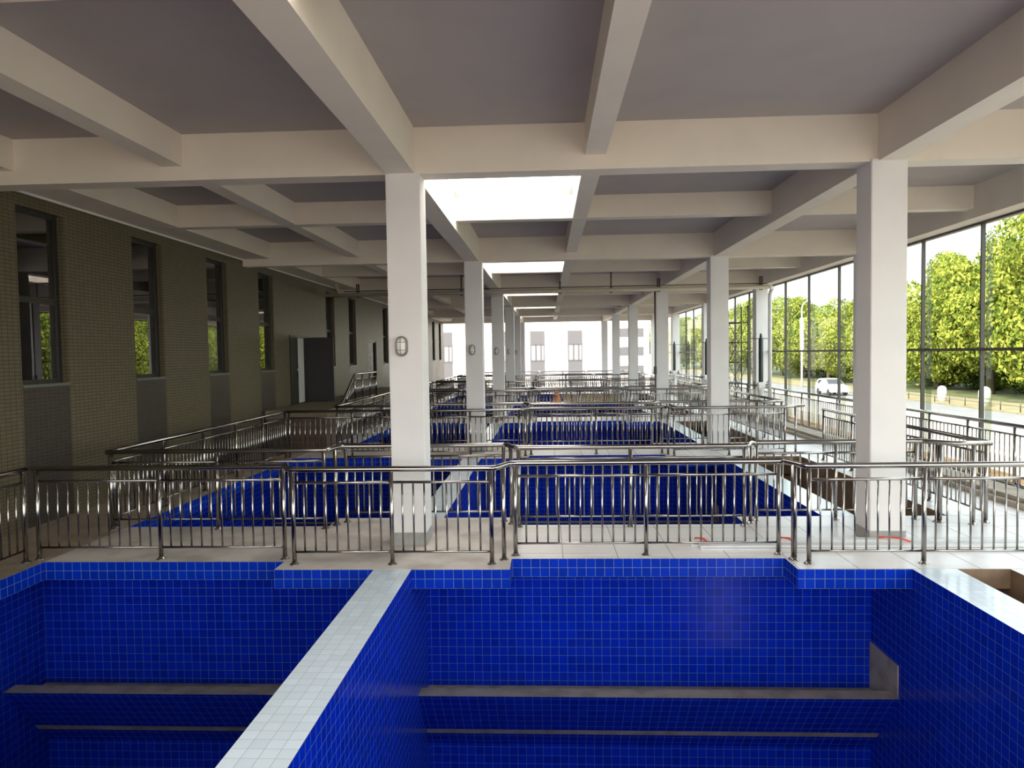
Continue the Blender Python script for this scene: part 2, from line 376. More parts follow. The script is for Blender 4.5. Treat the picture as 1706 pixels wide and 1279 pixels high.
for k in range(6):
    t = lp if k == 0 else copy_tree(lp)
    t.location = (XL+.155, Y1+ST*k, 2.345)
    t['label'] = 'oval caged wall lamp on the %s column of the left row' % ordinal[k]

# ---------------------------------------------------------------- stainless railings
def shared(name, fn, mat):
    bm = bmesh.new(); fn(bm); me = bpy.data.meshes.new(name); bm.normal_update(); bm.to_mesh(me); bm.free(); me.materials.append(mat); return me
ME_POST = shared('post', lambda b: tube(b, [(0, 0, .0), (0, 0, 1.02)], .0245, 12), M_STEEL)
ME_FLANGE = shared('flange', lambda b: lathe(b, [(.052, 0), (.052, .006), (.034, .012), (.030, .028), (.026, .03)], seg=14), M_STEEL)
ME_BAL = shared('baluster', lambda b: tube(b, [(0, 0, .135), (0, 0, .885)], .0105, 8), M_STEEL)
def link(name, me, par, loc):
    o = bpy.data.objects.new(name, me); COL.objects.link(o); o.parent = par; o.location = loc; return o
def railing(label, pts, fills, group=None, z=0, simple=False, mid=True, extra=(), base_z=None, sp=.118):
    """pts: polyline of the handrail in plan; fills: indices of segments with balusters"""
    cx = sum(p[0] for p in pts)/len(pts); cy = sum(p[1] for p in pts)/len(pts)
    O = Vector((cx, cy, z)); L = [Vector((p[0], p[1], 0))-Vector((cx, cy, 0)) for p in pts]
    posts, bals, rails = [], [], []
    def addpost(p):
        if all((p-q).length > .03 for q in posts): posts.append(p)
    for i, (a, b) in enumerate(zip(L, L[1:])):
        n = (b-a).normalized(); ln = (b-a).length
        if i in fills:
            a2, b2 = a+n*.05, b-n*.05; l2 = ln-.1
            ns = max(1, round(l2/1.25)) if mid else 1
            st = [a2+(b2-a2)*j/ns for j in range(ns+1)]
            for p in st: addpost(p)
            for p, q in zip(st, st[1:]):
                rails.append((p, q)); m = max(1, round((q-p).length/sp))
                for j in range(1, m): bals.append(p+(q-p)*j/m)
        else:
            if ln > .3: addpost(a+(b-a)*.5)
    for p in extra: addpost(Vector((p[0]-cx, p[1]-cy, 0)))
    up_ = lambda p, h: Vector((p.x, p.y, h))
    hand = rounded([up_(p, 1.028) for p in L], .07)
    if simple:
        bm = bmesh.new(); tube(bm, hand, .031, 6)
        for p, q in rails:
            tube(bm, [up_(p, .885), up_(q, .885)], .016, 5); tube(bm, [up_(p, .135), up_(q, .135)], .013, 5)
        for p in posts: tube(bm, [up_(p, 0), up_(p, 1.02)], .0245, 6)
        for p in bals: tube(bm, [up_(p, .135), up_(p, .885)], .0105, 4)
        o = obj('railing', bm, [M_STEEL]); o.location = O; tag(o, label, 'railing', group); return o
    t = thing('railing', label, 'railing', O, 0, group)
    bm = bmesh.new(); tube(bm, hand, .031, 12); obj('handrail', bm, [M_STEEL], t)
    for p, q in rails:
        bm = bmesh.new(); tube(bm, [up_(p, .885), up_(q, .885)], .016, 8); obj('upper_rail', bm, [M_STEEL], t)
        bm = bmesh.new(); tube(bm, [up_(p, .135), up_(q, .135)], .013, 8); obj('lower_rail', bm, [M_STEEL], t)
    for p in posts:
        o = link('post', ME_POST, t, p); link('flange', ME_FLANGE, o, (0, 0, 0))
    for p in bals: link('baluster', ME_BAL, t, p)
    return t
for k in range(0, 6):
    d = ST*k; nm = ordinal[k]
    fr = [(-5.80, 7.87), (-2.88, 7.87), (-2.80, 7.66), (-.56, 7.66), (-.42, 7.99), (2.56, 8.02), (2.66, 7.66), (5.10, 7.66), (5.55, 7.96)]
    bk = [(-5.80, 9.26), (-2.86, 9.28), (-2.77, 9.64), (-.54, 9.64), (-.43, 9.33), (2.54, 9.33), (2.68, 9.64), (4.83, 9.66), (5.12, 9.36), (5.56, 9.36)]
    if k >= 1: bk[0] = (-5.12, 9.28)
    if k >= 2: fr[0] = (-5.12, 7.87)
    ex_f = [(-.50, 7.80+d), (2.61, 7.80+d)]; ex_b = [(-2.82, 9.5+d), (-.48, 9.48+d), (2.62, 9.5+d), (5.0, 9.48+d)]
    railing('stainless steel railing with stepped handrail along the camera side of the %s cross walkway' % nm, [(x, y+d) for x, y in fr], (0, 2, 4, 6), 'railings across the hall', simple=k > 2, extra=ex_f)
    railing('stainless steel railing with stepped handrail along the far side of the %s cross walkway' % nm, [(x, y+d) for x, y in bk], (0, 2, 4, 6), 'railings across the hall', simple=k > 2, extra=ex_b)
    if k < 5:
        railing('straight steel railing on the left walkway, %s of its row along the mosaic wall' % nm, [(-5.80 if k < 1 else -5.12, 9.36+d), (-5.80 if k < 1 else -5.12, 7.80+d+ST)], (0,), 'railings beside the mosaic wall', simple=k > 1)
        railing('steel railing on the right rim of the %s brown pit' % ['nearest fully seen', 'second', 'third', 'fourth', 'fifth'][k], [(5.56, 9.42+d), (5.56, 14.95+d)], (0,), 'railings beside the pits', simple=k > 1)
railing('steel railing running toward the camera along the near left walkway', [(-5.82, 7.80), (-5.82, 4.6)], (0,), 'railings beside the mosaic wall')
for k in range(0, 5):
    y0 = Y1+ST*k+(.45 if k else .45); y1 = Y1+ST*(k+1)-.05
    railing('dark steel railing in front of the %s bay of the glass wall' % ordinal[k], [(7.13, y0), (7.13, y1)], (0,), 'railings along the glass wall', simple=k > 1, sp=.125)

# ---------------------------------------------------------------- left wall with windows and doors
WP, WWID, WZ0, WZ1 = ST/3, .95, 1.92, 4.31
skip = {4: 'door', 7: 'door'}
bm = bmesh.new(); TH = .25
x0, x1 = XW-TH, XW
ys = [9.33+WP*i for i in range(15)]
prev = YS
def wbox(y0, y1, z0, z1, mi=0): box(bm, (x0, y0, z0), (x1, y1, z1), mi)
for i, y in enumerate(ys):
    if y+WWID > YE: break
    if i == 4:
        wbox(prev, 19.42, 0, SLAB); wbox(19.42, 20.82, 0, .93); wbox(19.42, 20.82, 2.84, SLAB); prev = 20.82; continue
    if i == 7:
        wbox(prev, 28.13, 0, SLAB); wbox(28.13, 29.5, 0, .93); wbox(28.13, 29.5, 2.85, SLAB); prev = 29.5; continue
    wbox(prev, y, 0, SLAB); wbox(y, y+WWID, WZ1, SLAB); wbox(y, y+WWID, 0, WZ0-.04, 1)
    box(bm, (x0, y, WZ0-.04), (XW+.015, y+WWID, WZ0), 2)
    prev = y+WWID
wbox(prev, YE, 0, SLAB)
struct('wall_left', bm, [M_MOSAIC, M_DARKM, M_GREYM])
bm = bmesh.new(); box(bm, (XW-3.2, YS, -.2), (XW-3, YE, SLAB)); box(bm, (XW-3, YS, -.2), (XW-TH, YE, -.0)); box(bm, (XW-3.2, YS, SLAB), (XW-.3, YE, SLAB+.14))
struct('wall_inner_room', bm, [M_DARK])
n = 0
for i, y in enumerate(ys):
    if i in skip or y+WWID > YE: continue
    n += 1; X = XW-.10; y1 = y+WWID; bm = bmesh.new(); fwid = .06
    box(bm, (X-.06, y, WZ0), (X, y+fwid, WZ1)); box(bm, (X-.06, y1-fwid, WZ0), (X, y1, WZ1))
    for z in (WZ0, WZ1-fwid, 3.04): box(bm, (X-.06, y+fwid, z), (X, y1-fwid, z+fwid+.02*(z == 3.04)))
    fr = struct('window_%d' % n, bm, [M_FRAME])
    for za, zb in ((WZ0+fwid, 3.04), (3.12, WZ1-fwid)):
        bx('pane', (X-.035, y+fwid, za), (X-.028, y1-fwid, zb), [M_GLASS], fr)
# open double door above the tiled platform
d1 = bpy.data.objects.new('door_1', None); COL.objects.link(d1); d1['kind'] = 'structure'; d1.location = (XW, 19.42, .93)
bm = bmesh.new(); box(bm, (-.12, 0, 0), (.03, .06, 1.91)); box(bm, (-.12, 1.34, 0), (.03, 1.40, 1.91)); box(bm, (-.12, .06, 1.85), (.03, 1.34, 1.91)); obj('frame', bm, [M_FRAME], d1)
def leaf(y, ang, mat, wd=.76):
    bm = bmesh.new(); box(bm, (0, 0, .02), (wd, .045, 1.87)); bmesh.ops.rotate(bm, verts=bm.verts, cent=(0, 0, 0), matrix=Matrix.Rotation(ang, 3, 'Z'))
    bmesh.ops.translate(bm, verts=bm.verts, vec=(.03, y, 0)); o = obj('door_leaf', bm, [mat], d1); return o
leaf(1.36, radians(2), M_BLACK); l2 = leaf(.02, radians(86), M_FRAME, .46)
bx('lit_room_panel', (-.10, .50, .02), (-.06, 1.33, 1.85), [M_FACADE], d1)  # added pale sheet standing in for the lit room behind the gap
bm = bmesh.new()
tube(bm, [(.07, .40, .75), (.07, .40, 1.15)], .012, 6)
obj('pull_bar', bm, [M_STEEL], d1)
bm = bmesh.new(); box(bm, (XW-.12, 28.13, .93), (XW-.02, 28.2, 2.85)); box(bm, (XW-.12, 29.43, .93), (XW-.02, 29.5, 2.85)); box(bm, (XW-.12, 28.2, 2.78), (XW-.02, 29.43, 2.85)); box(bm, (XW-.12, 28.2, .93), (XW-.02, 29.43, 1.02))
d2 = struct('door_2', bm, [M_FRAME]); bx('pane', (XW-.08, 28.2, 1.02), (XW-.07, 29.43, 2.78), [glass('door_glass', (.25, .26, .25, 1), 1.15, .6, .12)], d2)
tbm = bmesh.new(); tube(tbm, [(XW-.02, 28.4, 1.7), (XW+.03, 28.4, 1.75), (XW+.03, 28.4, 2.15), (XW-.02, 28.4, 2.2)], .012, 6); obj('door_handle', tbm, [M_STEEL], d2)
# platform in front of the doors
t = thing('platform', 'raised brown tiled landing with tan coping below the open black door', 'platform', (-6.17, 20.8, 0))
bm = bmesh.new(); box(bm, (-.762, -3.2, 0), (.74, 9.5, .73)); obj('base', bm, [M_BROWNT], t, (0, 0, 0))
bm = bmesh.new(); box(bm, (-.762, -3.26, .73), (.78, 9.5, .93)); obj('coping', bm, [M_COPE], t)
# sloping stair rail
t = thing('stair_railing', 'steel stair handrail climbing to the open door landing', 'railing', (-5.47, 20.9, .93))
pl = [(0, -2.4, .0), (0, -1.75, .06), (0, -.42, .80), (0, 2.2, .80)]
bm = bmesh.new(); tube(bm, rounded(pl, .1), .03, 10); obj('handrail', bm, [M_STEEL], t)
bm = bmesh.new(); tube(bm, rounded([(0, -1.35, .12), (0, -.40, .66), (0, 2.2, .66)], .1), .015, 8); obj('upper_rail', bm, [M_STEEL], t)
bm = bmesh.new(); tube(bm, [(0, -1.2, .08), (0, 2.2, .08)], .012, 8); obj('lower_rail', bm, [M_STEEL], t)
for y in (-1.3, -.42, .45, 1.35, 2.2):
    h = .80 if y >= -.42 else .32
    bm = bmesh.new(); tube(bm, [(0, y, 0), (0, y, h)], .0245, 10); obj('post', bm, [M_STEEL], t)
for i in range(28):
    y = -1.15+i*.12
    if y > 2.15: break
    h = min(.66, .12+(y+1.35)*.568)
    bm = bmesh.new(); tube(bm, [(0, y, .08), (0, y, h)], .009, 6); obj('baluster', bm, [M_STEEL], t)

# ---------------------------------------------------------------- glass curtain wall on the right
sp = [10.65, 12.68, 14.62, 16.6, 18.7, 20.8, 22.8, 24.75, 26.8, 28.8, 30.8, 32.8, 34.8, 36.8, 38.8, 40.85, 42.8, 44.8, 46.8, 48.9]
sp = [8.65-2*i for i in range(9, 0, -1)]+[8.65]+sp
ZT, ZM = 4.338, 2.20
for k in range(-1, 5):
    ya, yb = Y1+ST*k+.2, Y1+ST*(k+1)+.2
    ms = [y for y in sp if ya-.01 <= y < yb-.05]; bm = bmesh.new()
    box(bm, (XG-.03, ya, ZT-.035), (XG+.05, yb, ZT)); box(bm, (XG-.03, ya, -.02), (XG+.05, yb, .06)); box(bm, (XG-.03, ya, ZM-.03), (XG+.03, yb, ZM+.02))
    for y in ms:
        for z0_, z1_ in ((.06, ZM-.03), (ZM+.02, ZT-.035)): box(bm, (XG-.04, y-.016, z0_), (XG+.03, y+.016, z1_))
    fr = struct('window_%d' % (60+k), bm, [M_MULL])
    ed = [ya]+[y for y in ms if y > ya+.1]+[yb]
    for a, b in zip(ed, ed[1:]):
        for z0_, z1_ in ((.06, ZM-.03), (ZM+.02, ZT-.035)):
            bx('pane', (XG, a+.03, z0_), (XG+.012, b-.03, z1_), [M_CLEAR], fr)
    for y in ms:
        bx('glass_fin', (XG+.06, y-.008, .1), (XG+.16, y+.008, ZT-.1), [M_FIN], fr)
bm = bmesh.new(); box(bm, (7.43, YS, SOF-.01), (XG+.2, YE, SLAB+.14)); struct('wall_right', bm, [M_PAINT])
bm = bmesh.new(); box(bm, (XG-.12, YS, -2.3), (XG+.05, YE, -.2)); struct('wall_right_plinth', bm, [M_CONC])
# kerb and drain covers along the glass wall
for k in range(0, 5):
    y0, y1 = Y1+ST*k+.8, Y1+ST*(k+1)-.8
    t = thing('kerb', 'low pale stone kerb with slab covers beside the %s bay of the glass wall' % ordinal[k], 'kerb', (6.5, y0, 0), 0, 'kerbs beside the glass wall')
    obj('base', (lambda b: (box(b, (-.04, 0, 0), (.56, y1-y0, .07)), b)[1])(bmesh.new()), [M_CREAM], t)
    bm = bmesh.new(); n = int((y1-y0)/.6)
    for i in range(n): box(bm, (.06, .02+i*.6, .07), (.50, .02+i*.6+.575, .13))
    obj('slab_cover', bm, [M_CREAM], t)

# ---------------------------------------------------------------- pipe across the hall, valves, scaffold
t = thing('pipe', 'cream water pipe crossing the whole hall under the ceiling beams on rod hangers', 'pipe', (0, 22.5, 4.15))
bm = bmesh.new(); tube(bm, [(-6.85, 0, 0), (6.75, 0, 0)], .065, 12); obj('pipe_run', bm, [M_PIPE], t)
bm = bmesh.new(); tube(bm, [(-6.3, 0, .11), (6.7, 0, .11)], .014, 6); obj('conduit', bm, [M_MULL], t)
for x in (-5.84, 2.0, 3.44, .44, 6.52, -2.6):
    bm = bmesh.new(); hx = .72 if x in (2.0, -2.6) else (.30 if x == .44 else .33)
    for dx in ((-.03, .03) if x in (-5.84, 6.52, 3.44) else (0,)): tube(bm, [(x+dx, 0, -.08), (x+dx, 0, hx)], .02, 6)
    tube(bm, [(x+.085*cos(a), 0, .085*sin(a)) for a in [2*pi*i/12 for i in range(13)]], .01, 6, False)
    obj('hanger', bm, [M_MULL], t)
bm = bmesh.new(); tube(bm, rounded([(6.75, 0, 0), (6.98, .3, 0), (6.98, .62, -.1), (6.98, .66, -4.15)], .15), .06, 10); obj('riser', bm, [M_PIPEW], t)
bm = bmesh.new(); tube(bm, [(-6.3, 0, .0), (-6.3, 0, .0), (-6.45, .0, .10), (-6.55, .0, .34)], .05, 10); obj('riser', bm, [M_PIPE], t)
bm = bmesh.new(); tube(bm, [(3.62, 24.49, 0), (3.62, 24.49, 4.3)], .022, 8); box(bm, (3.57, 24.46, 1.5), (3.66, 24.53, 1.75))
tag(obj('conduit', bm, [M_MULL], None, (3.62, 24.49, 0)), 'thin dark conduit with a switch box down the third column of the right row', 'conduit')
def actuator():
    t = thing('sluice_gate_hoist', 'x', 'gate hoist', (0, 0, 0), 0, 'gate hoists along the glass wall')
    bm = bmesh.new(); lathe(bm, [(.17, 0), (.17, .03), (.11, .08), (.09, .9), (.12, .95), (.12, .98)], seg=16); obj('pedestal', bm, [M_PIPEW], t)
    bm = bmesh.new(); box(bm, (-.12, -.1, .98), (.12, .1, 1.2)); bmesh.ops.bevel(bm, geom=bm.edges[:], offset=.03, segments=2, affect='EDGES'); obj('gearbox', bm, [M_PIPEW], t)
    bm = bmesh.new(); lathe(bm, [(.07, 1.2), (.075, 1.25), (.075, 2.6), (.05, 2.64), (.03, 2.78)], seg=14); obj('spindle_cover', bm, [plain('dark_green_tube', (.02, .03, .028, 1), .4)], t)
    bm = bmesh.new(); tube(bm, [(-.34, 0, 2.62), (.34, 0, 2.62)], .012, 6); obj('top_bar', bm, [M_MULL], t)
    for s in (-1, 1):
        bm = bmesh.new(); tube(bm, [(s*.22, .12*cos(a), 1.1+.12*sin(a)) for a in [2*pi*i/14 for i in range(15)]], .012, 6, False)
        tube(bm, [(s*.12, 0, 1.1), (s*.24, 0, 1.1)], .02, 8)
        for a in (0, 2*pi/3, 4*pi/3): tube(bm, [(s*.22, 0, 1.1), (s*.22, .12*cos(a), 1.1+.12*sin(a))], .008, 5)
        obj('handwheel', bm, [M_MULL], t)
    return t
ac = actuator()
for i, (x, y, l) in enumerate(((6.98, 24.1, 'white gate hoist with dark tube in front of the second column by the glass'), (6.98, 32.2, 'white gate hoist with dark tube by the third column along the glass'), (6.98, 40.2, 'small distant gate hoist with dark tube by the fourth column on the glass side'))):
    t = ac if i == 0 else copy_tree(ac); t.location = (x, y, 0); t['label'] = l
t = thing('scaffold_tower', 'narrow steel scaffold tower standing by the glass wall beyond the right columns', 'scaffold', (6.25, 24.4, 0))
for a in ((-.42, -.3), (.42, -.3), (-.42, .5), (.42, .5)):
    bm = bmesh.new(); tube(bm, [(a[0]*.75, a[1], 0), (a[0]*.75, a[1], 3.5+.2*(a[0] > 0))], .02, 6); obj('post', bm, [M_MULL], t)
for z in (.4, 1.15, 1.85, 2.5, 3.15):
    for y in (-.3, .5):
        bm = bmesh.new(); tube(bm, [(-.315, y, z), (.315, y, z)], .015, 6); obj('rung', bm, [M_MULL], t)
for y in (-.3, .5):
    for za, zb in ((.4, 1.85), (1.85, 3.15)):
        bm = bmesh.new(); tube(bm, [(-.315, y, za), (.315, y, zb)], .01, 5); tube(bm, [(.315, y, za), (-.315, y, zb)], .01, 5); obj('cross_brace', bm, [M_MULL], t)
# white trunking lengths with red tape on the nearest walkway
for i, (y0, z1_, xa, l) in enumerate(((8.17, .055, 1.70, 'long white trunking length lying across the nearest walkway, the one closer to the pool'), (8.30, .085, 1.62, 'long white trunking length lying across the nearest walkway, the one against the column foot'))):
    t = thing('trunking', l, 'trunking', (xa, y0, 0), 0, 'white trunking lengths on the floor')
    bm = bmesh.new(); box(bm, (0, 0, 0), (3.9, .12, z1_)); bmesh.ops.bevel(bm, geom=bm.edges[:], offset=.006, segments=1, affect='EDGES'); obj('channel', bm, [M_TRUNK], t)
    bm = bmesh.new(); box(bm, (.02, -.004, z1_*.45), (3.88, 0, z1_*.55)); obj('lid_joint', bm, [M_GREYM], t)
for i, (x, l) in enumerate(((1.66, 'crumpled red tape at the left end of the white trunking'), (2.62, 'red tape scrap beside the stepped railing corner'), (3.72, 'long twisted red tape scrap at the foot of the right column'))):
    bm = bmesh.new(); ln = (.10, .09, .26)[i]; pts = [(0, 0, 0), (ln*.3, -.03, .015), (ln*.7, -.11, .02), (ln, -.17, .0)]
    wv = [Vector((.012, .02, .012)), Vector((.02, .025, 0)), Vector((.02, .03, .01)), Vector((.03, .02, 0))]
    va = [bm.verts.new(p) for p in pts]; vb = [bm.verts.new(Vector(p)+w_) for p, w_ in zip(pts, wv)]
    vc = [bm.verts.new(Vector(p)+Vector((0, 0, .008))) for p in pts]; vd = [bm.verts.new(Vector(p)+w_+Vector((0, 0, .008))) for p, w_ in zip(pts, wv)]
    for j in range(3):
        bm.faces.new((va[j], va[j+1], vb[j+1], vb[j])); bm.faces.new((vc[j], vd[j], vd[j+1], vc[j+1]))
        bm.faces.new((va[j], vc[j], vc[j+1], va[j+1])); bm.faces.new((vb[j], vb[j+1], vd[j+1], vd[j]))
    bm.faces.new((va[0], vb[0], vd[0], vc[0])); bm.faces.new((va[3], vc[3], vd[3], vb[3]))
    bmesh.ops.recalc_face_normals(bm, faces=bm.faces[:])
    o = obj('tape_scrap', bm, [M_RED]); o.location = (x, 8.33, .09); tag(o, l, 'tape', 'red tape scraps')

bm = bmesh.new()
for i in range(5): box(bm, (-.02*i, .02*i, .07*i), (2.9-.03*i, .5+.02*i, .07*i+.062))
o = obj('board_stack', bm, [plain('beige_boards', (.50, .38, .22, 1), .7)], None); o.location = (.75, 33.2, 0); tag(o, 'stack of beige boards lying on a far walkway behind the railings', 'boards')
bm = bmesh.new(); lathe(bm, [(.26, 0), (.26, .04), (.17, .05), (.14, .3), (.10, .55), (.05, .74)], seg=16)
o = obj('traffic_cone', bm, [plain('orange_plastic', (.75, .20, .03, 1), .5)], None); o.location = (.42, 32.9, 0); tag(o, 'small orange cone standing beside the beige boards on a far walkway', 'cone')
# ---------------------------------------------------------------- outside ground
GZ = -2.3
def ground(name, x0, x1, y0, y1, z, mat, lab=None):
    bm = bmesh.new(); box(bm, (x0, y0, z-.3), (x1, y1, z)); return struct(name, bm, [mat])
ground('floor_apron', XG+.06, 26, -80, 320, GZ, M_APRON)
ground('floor_road', 26, 32, -80, 320, GZ-.08, M_ASPH)
ground('floor_verge', 32, 37.5, -80, 320, GZ+.02, M_DRYG)
ground('floor_grass', 37.5, 200, -80, 320, GZ+.06, M_GRASS)
ground('floor_yard', -60, XG+.06, YE+.2, 320, GZ, M_APRON)
ground('floor_bounce_yard', -60, XG+.06, -80, -.62, -.25, M_APRON)  # unseen ground added to bounce sunlight in through the open rear end
ground('floor_planting_strip', 7.62, 8.35, 8, 50, -.06, M_ORANGE)

# ---------------------------------------------------------------- trees
def crown_mesh(seed, R, Hc, nblob, nleaf, size, mat, shape='round'):
    rnd = random.Random(seed); blobs = []
    for i in range(nblob):
        while True:
            p = Vector((rnd.uniform(-1, 1), rnd.uniform(-1, 1), rnd.uniform(-1, 1)))
            if .25 < p.length < .88: break
        r = rnd.uniform(.24, .42)
        blobs.append((Vector((p.x*R*.85, p.y*R*.85, p.z*Hc/2*.85)), r*R))
    blobs.append((Vector((0, 0, 0)), R*.55))
    vs, fs = [], []
    wts = [b[1]**2 for b in blobs]
    for i in range(nleaf):
        c, r = rnd.choices(blobs, wts)[0]
        d = Vector((rnd.gauss(0, 1), rnd.gauss(0, 1), rnd.gauss(0, 1)+.25)).normalized()
        p = c+Vector((d.x, d.y, d.z*.85))*r*rnd.uniform(.80, 1.05)
        nn = (d+Vector((rnd.gauss(0, .5), rnd.gauss(0, .5), rnd.gauss(0, .5)))).normalized()
        u = nn.orthogonal().normalized(); a = rnd.uniform(0, 2*pi); v = nn.cross(u)
        u, v = u*cos(a)+v*sin(a), v*cos(a)-u*sin(a); s = size*rnd.uniform(.6, 1.3)
        b = len(vs); vs += [p-u*s, p-v*s*.5+nn*s*.12, p+u*s, p+v*s*.5+nn*s*.12]; fs.append((b, b+1, b+2, b+3))
    me = bpy.data.meshes.new('foliage'); me.from_pydata([tuple(v) for v in vs], [], fs); me.materials.append(mat); return me
crowns = [crown_mesh(11, 6.0, 11.5, 34, 34000, .17, M_LEAF), crown_mesh(23, 6.0, 11.0, 40, 34000, .17, M_LEAF), crown_mesh(5, 6.0, 10, 26, 16000, .22, M_LEAF2)]
bark = bmesh.new(); tube(bark, [(0, 0, 0), (.1, .05, 1.5), (0, .1, 4), (.2, 0, 7)], .2, 8, radii=[.34, .26, .2, .1])
for a in range(5):
    an = a*1.3; tube(bark, [(0, .05, 2.5+a*.5), (cos(an)*1.6, sin(an)*1.6, 4.2+a*.5), (cos(an)*3, sin(an)*3, 6+a*.4)], .1, 6, radii=[.14, .09, .04])
ME_TRUNK = bpy.data.meshes.new('trunk'); bark.to_mesh(ME_TRUNK); bark.free(); ME_TRUNK.materials.append(M_BARK)
def tree(x, y, top, rx, ci, label, low=.3, gz=GZ, ry=None):
    t = thing('tree', label, 'tree', (x, y, gz), random.uniform(0, 6), 'trees beyond the road')
    h = top-gz; hc = h-low; c = bpy.data.objects.new('foliage', crowns[ci]); COL.objects.link(c); c.parent = t
    c.location = (0, 0, low+hc/2-.3); c.scale = (rx/6.2, (ry or rx)/6.2, hc/11.2)
    k = bpy.data.objects.new('trunk', ME_TRUNK); COL.objects.link(k); k.parent = t; k.scale = (h/14, h/14, h*.62/7)
tr = [(43, 61, 14.6, 7, 0, 'largest round yellow-green tree at the right edge beyond the road', 2.0),
      (42, 71, 13.6, 6.2, 1, 'tall bright green tree beyond the road, behind the thick mullion', .7),
      (42, 80.5, 12.0, 5.4, 0, 'bright green tree beyond the road just right of the near right column', .9),
      (41, 90, 10.0, 5, 1, 'tree beyond the road hidden mostly by the near right column', 1),
      (41, 99, 8.6, 5, 0, 'low tree beyond the road just left of the near right column', 1.5),
      (41, 108, 9.4, 5, 1, 'yellow-green tree beyond the road behind the parked car', 2),
      (41, 118, 10.2, 5.6, 0, 'yellow-green tree beyond the road behind the street lamp', 2),
      (41, 129, 11.4, 6, 1, 'green tree beyond the road left of the street lamp', 1.6),
      (41, 142, 12.0, 6.5, 0, 'green tree beyond the road beside the white riser pipe', 1.6),
      (41, 157, 12.4, 7, 1, 'distant green tree beyond the road behind the scaffold tower', 1),
      (41, 175, 12.4, 7.5, 0, 'distant green tree beyond the road right of the third right column', 1),
      (41, 195, 12.0, 8, 1, 'far pale tree seen between the gate hoists', 1),
      (41, 220, 12.0, 9, 0, 'farthest tree of the roadside row', 1),
      (30, 190, 9.5, 8, 1, 'far tree seen between the last columns of the right row', 1),
      (47, 45, 14, 7, 0, 'tree right of the view beyond the road', 2),
      (52, 66, 9, 6, 2, 'dark tree behind the largest roadside tree', .3),
      (51, 82, 8.5, 6, 2, 'dark tree behind the bright tree right of the near right column', .3),
      (50, 104, 7.5, 6, 2, 'dark shrubby tree in the back row behind the car', .3),
      (50, 121, 8, 7, 2, 'dark shrubby tree in the back row behind the street lamp', .3),
      (50, 140, 8.5, 7, 2, 'dark shrubby tree in the back row left of the street lamp', .3)]
for a in tr: tree(a[0], a[1], a[2]+.6, a[3]*1.08, a[4], a[5], a[6]*.15)
# low shrubs along the verge
for i, (x, y, rr, l) in enumerate(((46, 70, 3.2, 'low hedge bush under the tall tree at the right'), (46, 78, 3.4, 'low hedge bush under the tree right of the near column'), (46, 87, 3.2, 'low hedge bush behind the near right column'), (45, 97, 3, 'low hedge bush left of the near right column'), (45, 106, 3, 'low hedge bush behind the car'), (45, 116, 3.4, 'low hedge bush behind the street lamp pole'), (45, 128, 3.4, 'low hedge bush left of the street lamp pole'))):
    t = thing('shrub', l, 'shrub', (x, y, GZ), 0, 'bushes under the trees')
    c = bpy.data.objects.new('foliage', crowns[2]); COL.objects.link(c); c.parent = t; c.location = (0, 0, 1.5); c.scale = (rr/6, rr*1.6/6, 3.8/10.5)
# distant hill
bm = bmesh.new(); n = 40
ring = [(70+i*4, 300+6*sin(i*.7), 20*math.exp(-((i-9)/9)**2)+6+1.2*sin(i*1.9)+.8*sin(i*3.1)) for i in range(n)]
va = [bm.verts.new((x, y, GZ)) for x, y, z in ring]; vb = [bm.verts.new((x, y+30, z)) for x, y, z in ring]; vc = [bm.verts.new((x, y+80, GZ)) for x, y, z in ring]
for i in range(n-1):
    bm.faces.new((va[i], va[i+1], vb[i+1], vb[i])); bm.faces.new((vb[i], vb[i+1], vc[i+1], vc[i]))
for f in bm.faces: f.smooth = True
o = obj('hill', bm, [M_HILL]); o['kind'] = 'structure'
# street lamp, bollards, car, far building
t = thing('street_lamp', 'tall white street lamp with curved arm beside the road', 'street lamp', (31.3, 91, GZ))
bm = bmesh.new(); tube(bm, [(0, 0, 0), (0, 0, 5), (0, 0, 9.6), (.12, -.1, 10.1), (.5, -.4, 10.5), (1.4, -1.2, 10.7)], .1, 8, radii=[.14, .11, .08, .07, .06, .05]); obj('pole', bm, [M_PIPEW], t)
bm = bmesh.new(); box(bm, (-.16, -.16, 4.5), (.16, .16, 8.4)); obj('banner_box', bm, [M_PIPEW], t)
bm = bmesh.new(); box(bm, (1.2, -1.5, 10.6), (1.9, -1.1, 10.78)); obj('lamp_head', bm, [M_PIPEW], t)
def post_thing(x, y, l, r=.35, h=1.5):
    bm = bmesh.new(); lathe(bm, [(r, 0), (r, h*.75), (r*.8, h*.92), (r*.3, h)], seg=12); o = obj('bollard', bm, [M_FACADE]); o.location = (x, y, GZ+.02); tag(o, l, 'bollard', 'white bollards on the verge')
post_thing(33.3, 57, 'white round-topped bollard on the verge beside the thick mullion', .42, 1.5)
post_thing(33.3, 63, 'white round-topped bollard on the verge right of the near right column', .35, 1.3)
t = thing('verge_fence', 'low thin post fence along the far edge of the road', 'fence', (32.3, 60, GZ+.02))
for i in range(14):
    bm = bmesh.new(); tube(bm, [(0, (i-7)*2.2, 0), (0, (i-7)*2.2, .8)], .04, 5); obj('post', bm, [M_MULL], t)
bm = bmesh.new(); tube(bm, [(0, -15.4, .7), (0, 13.2, .7)], .025, 5); tube(bm, [(0, -15.4, .4), (0, 13.2, .4)], .02, 5); obj('rail', bm, [M_MULL], t)

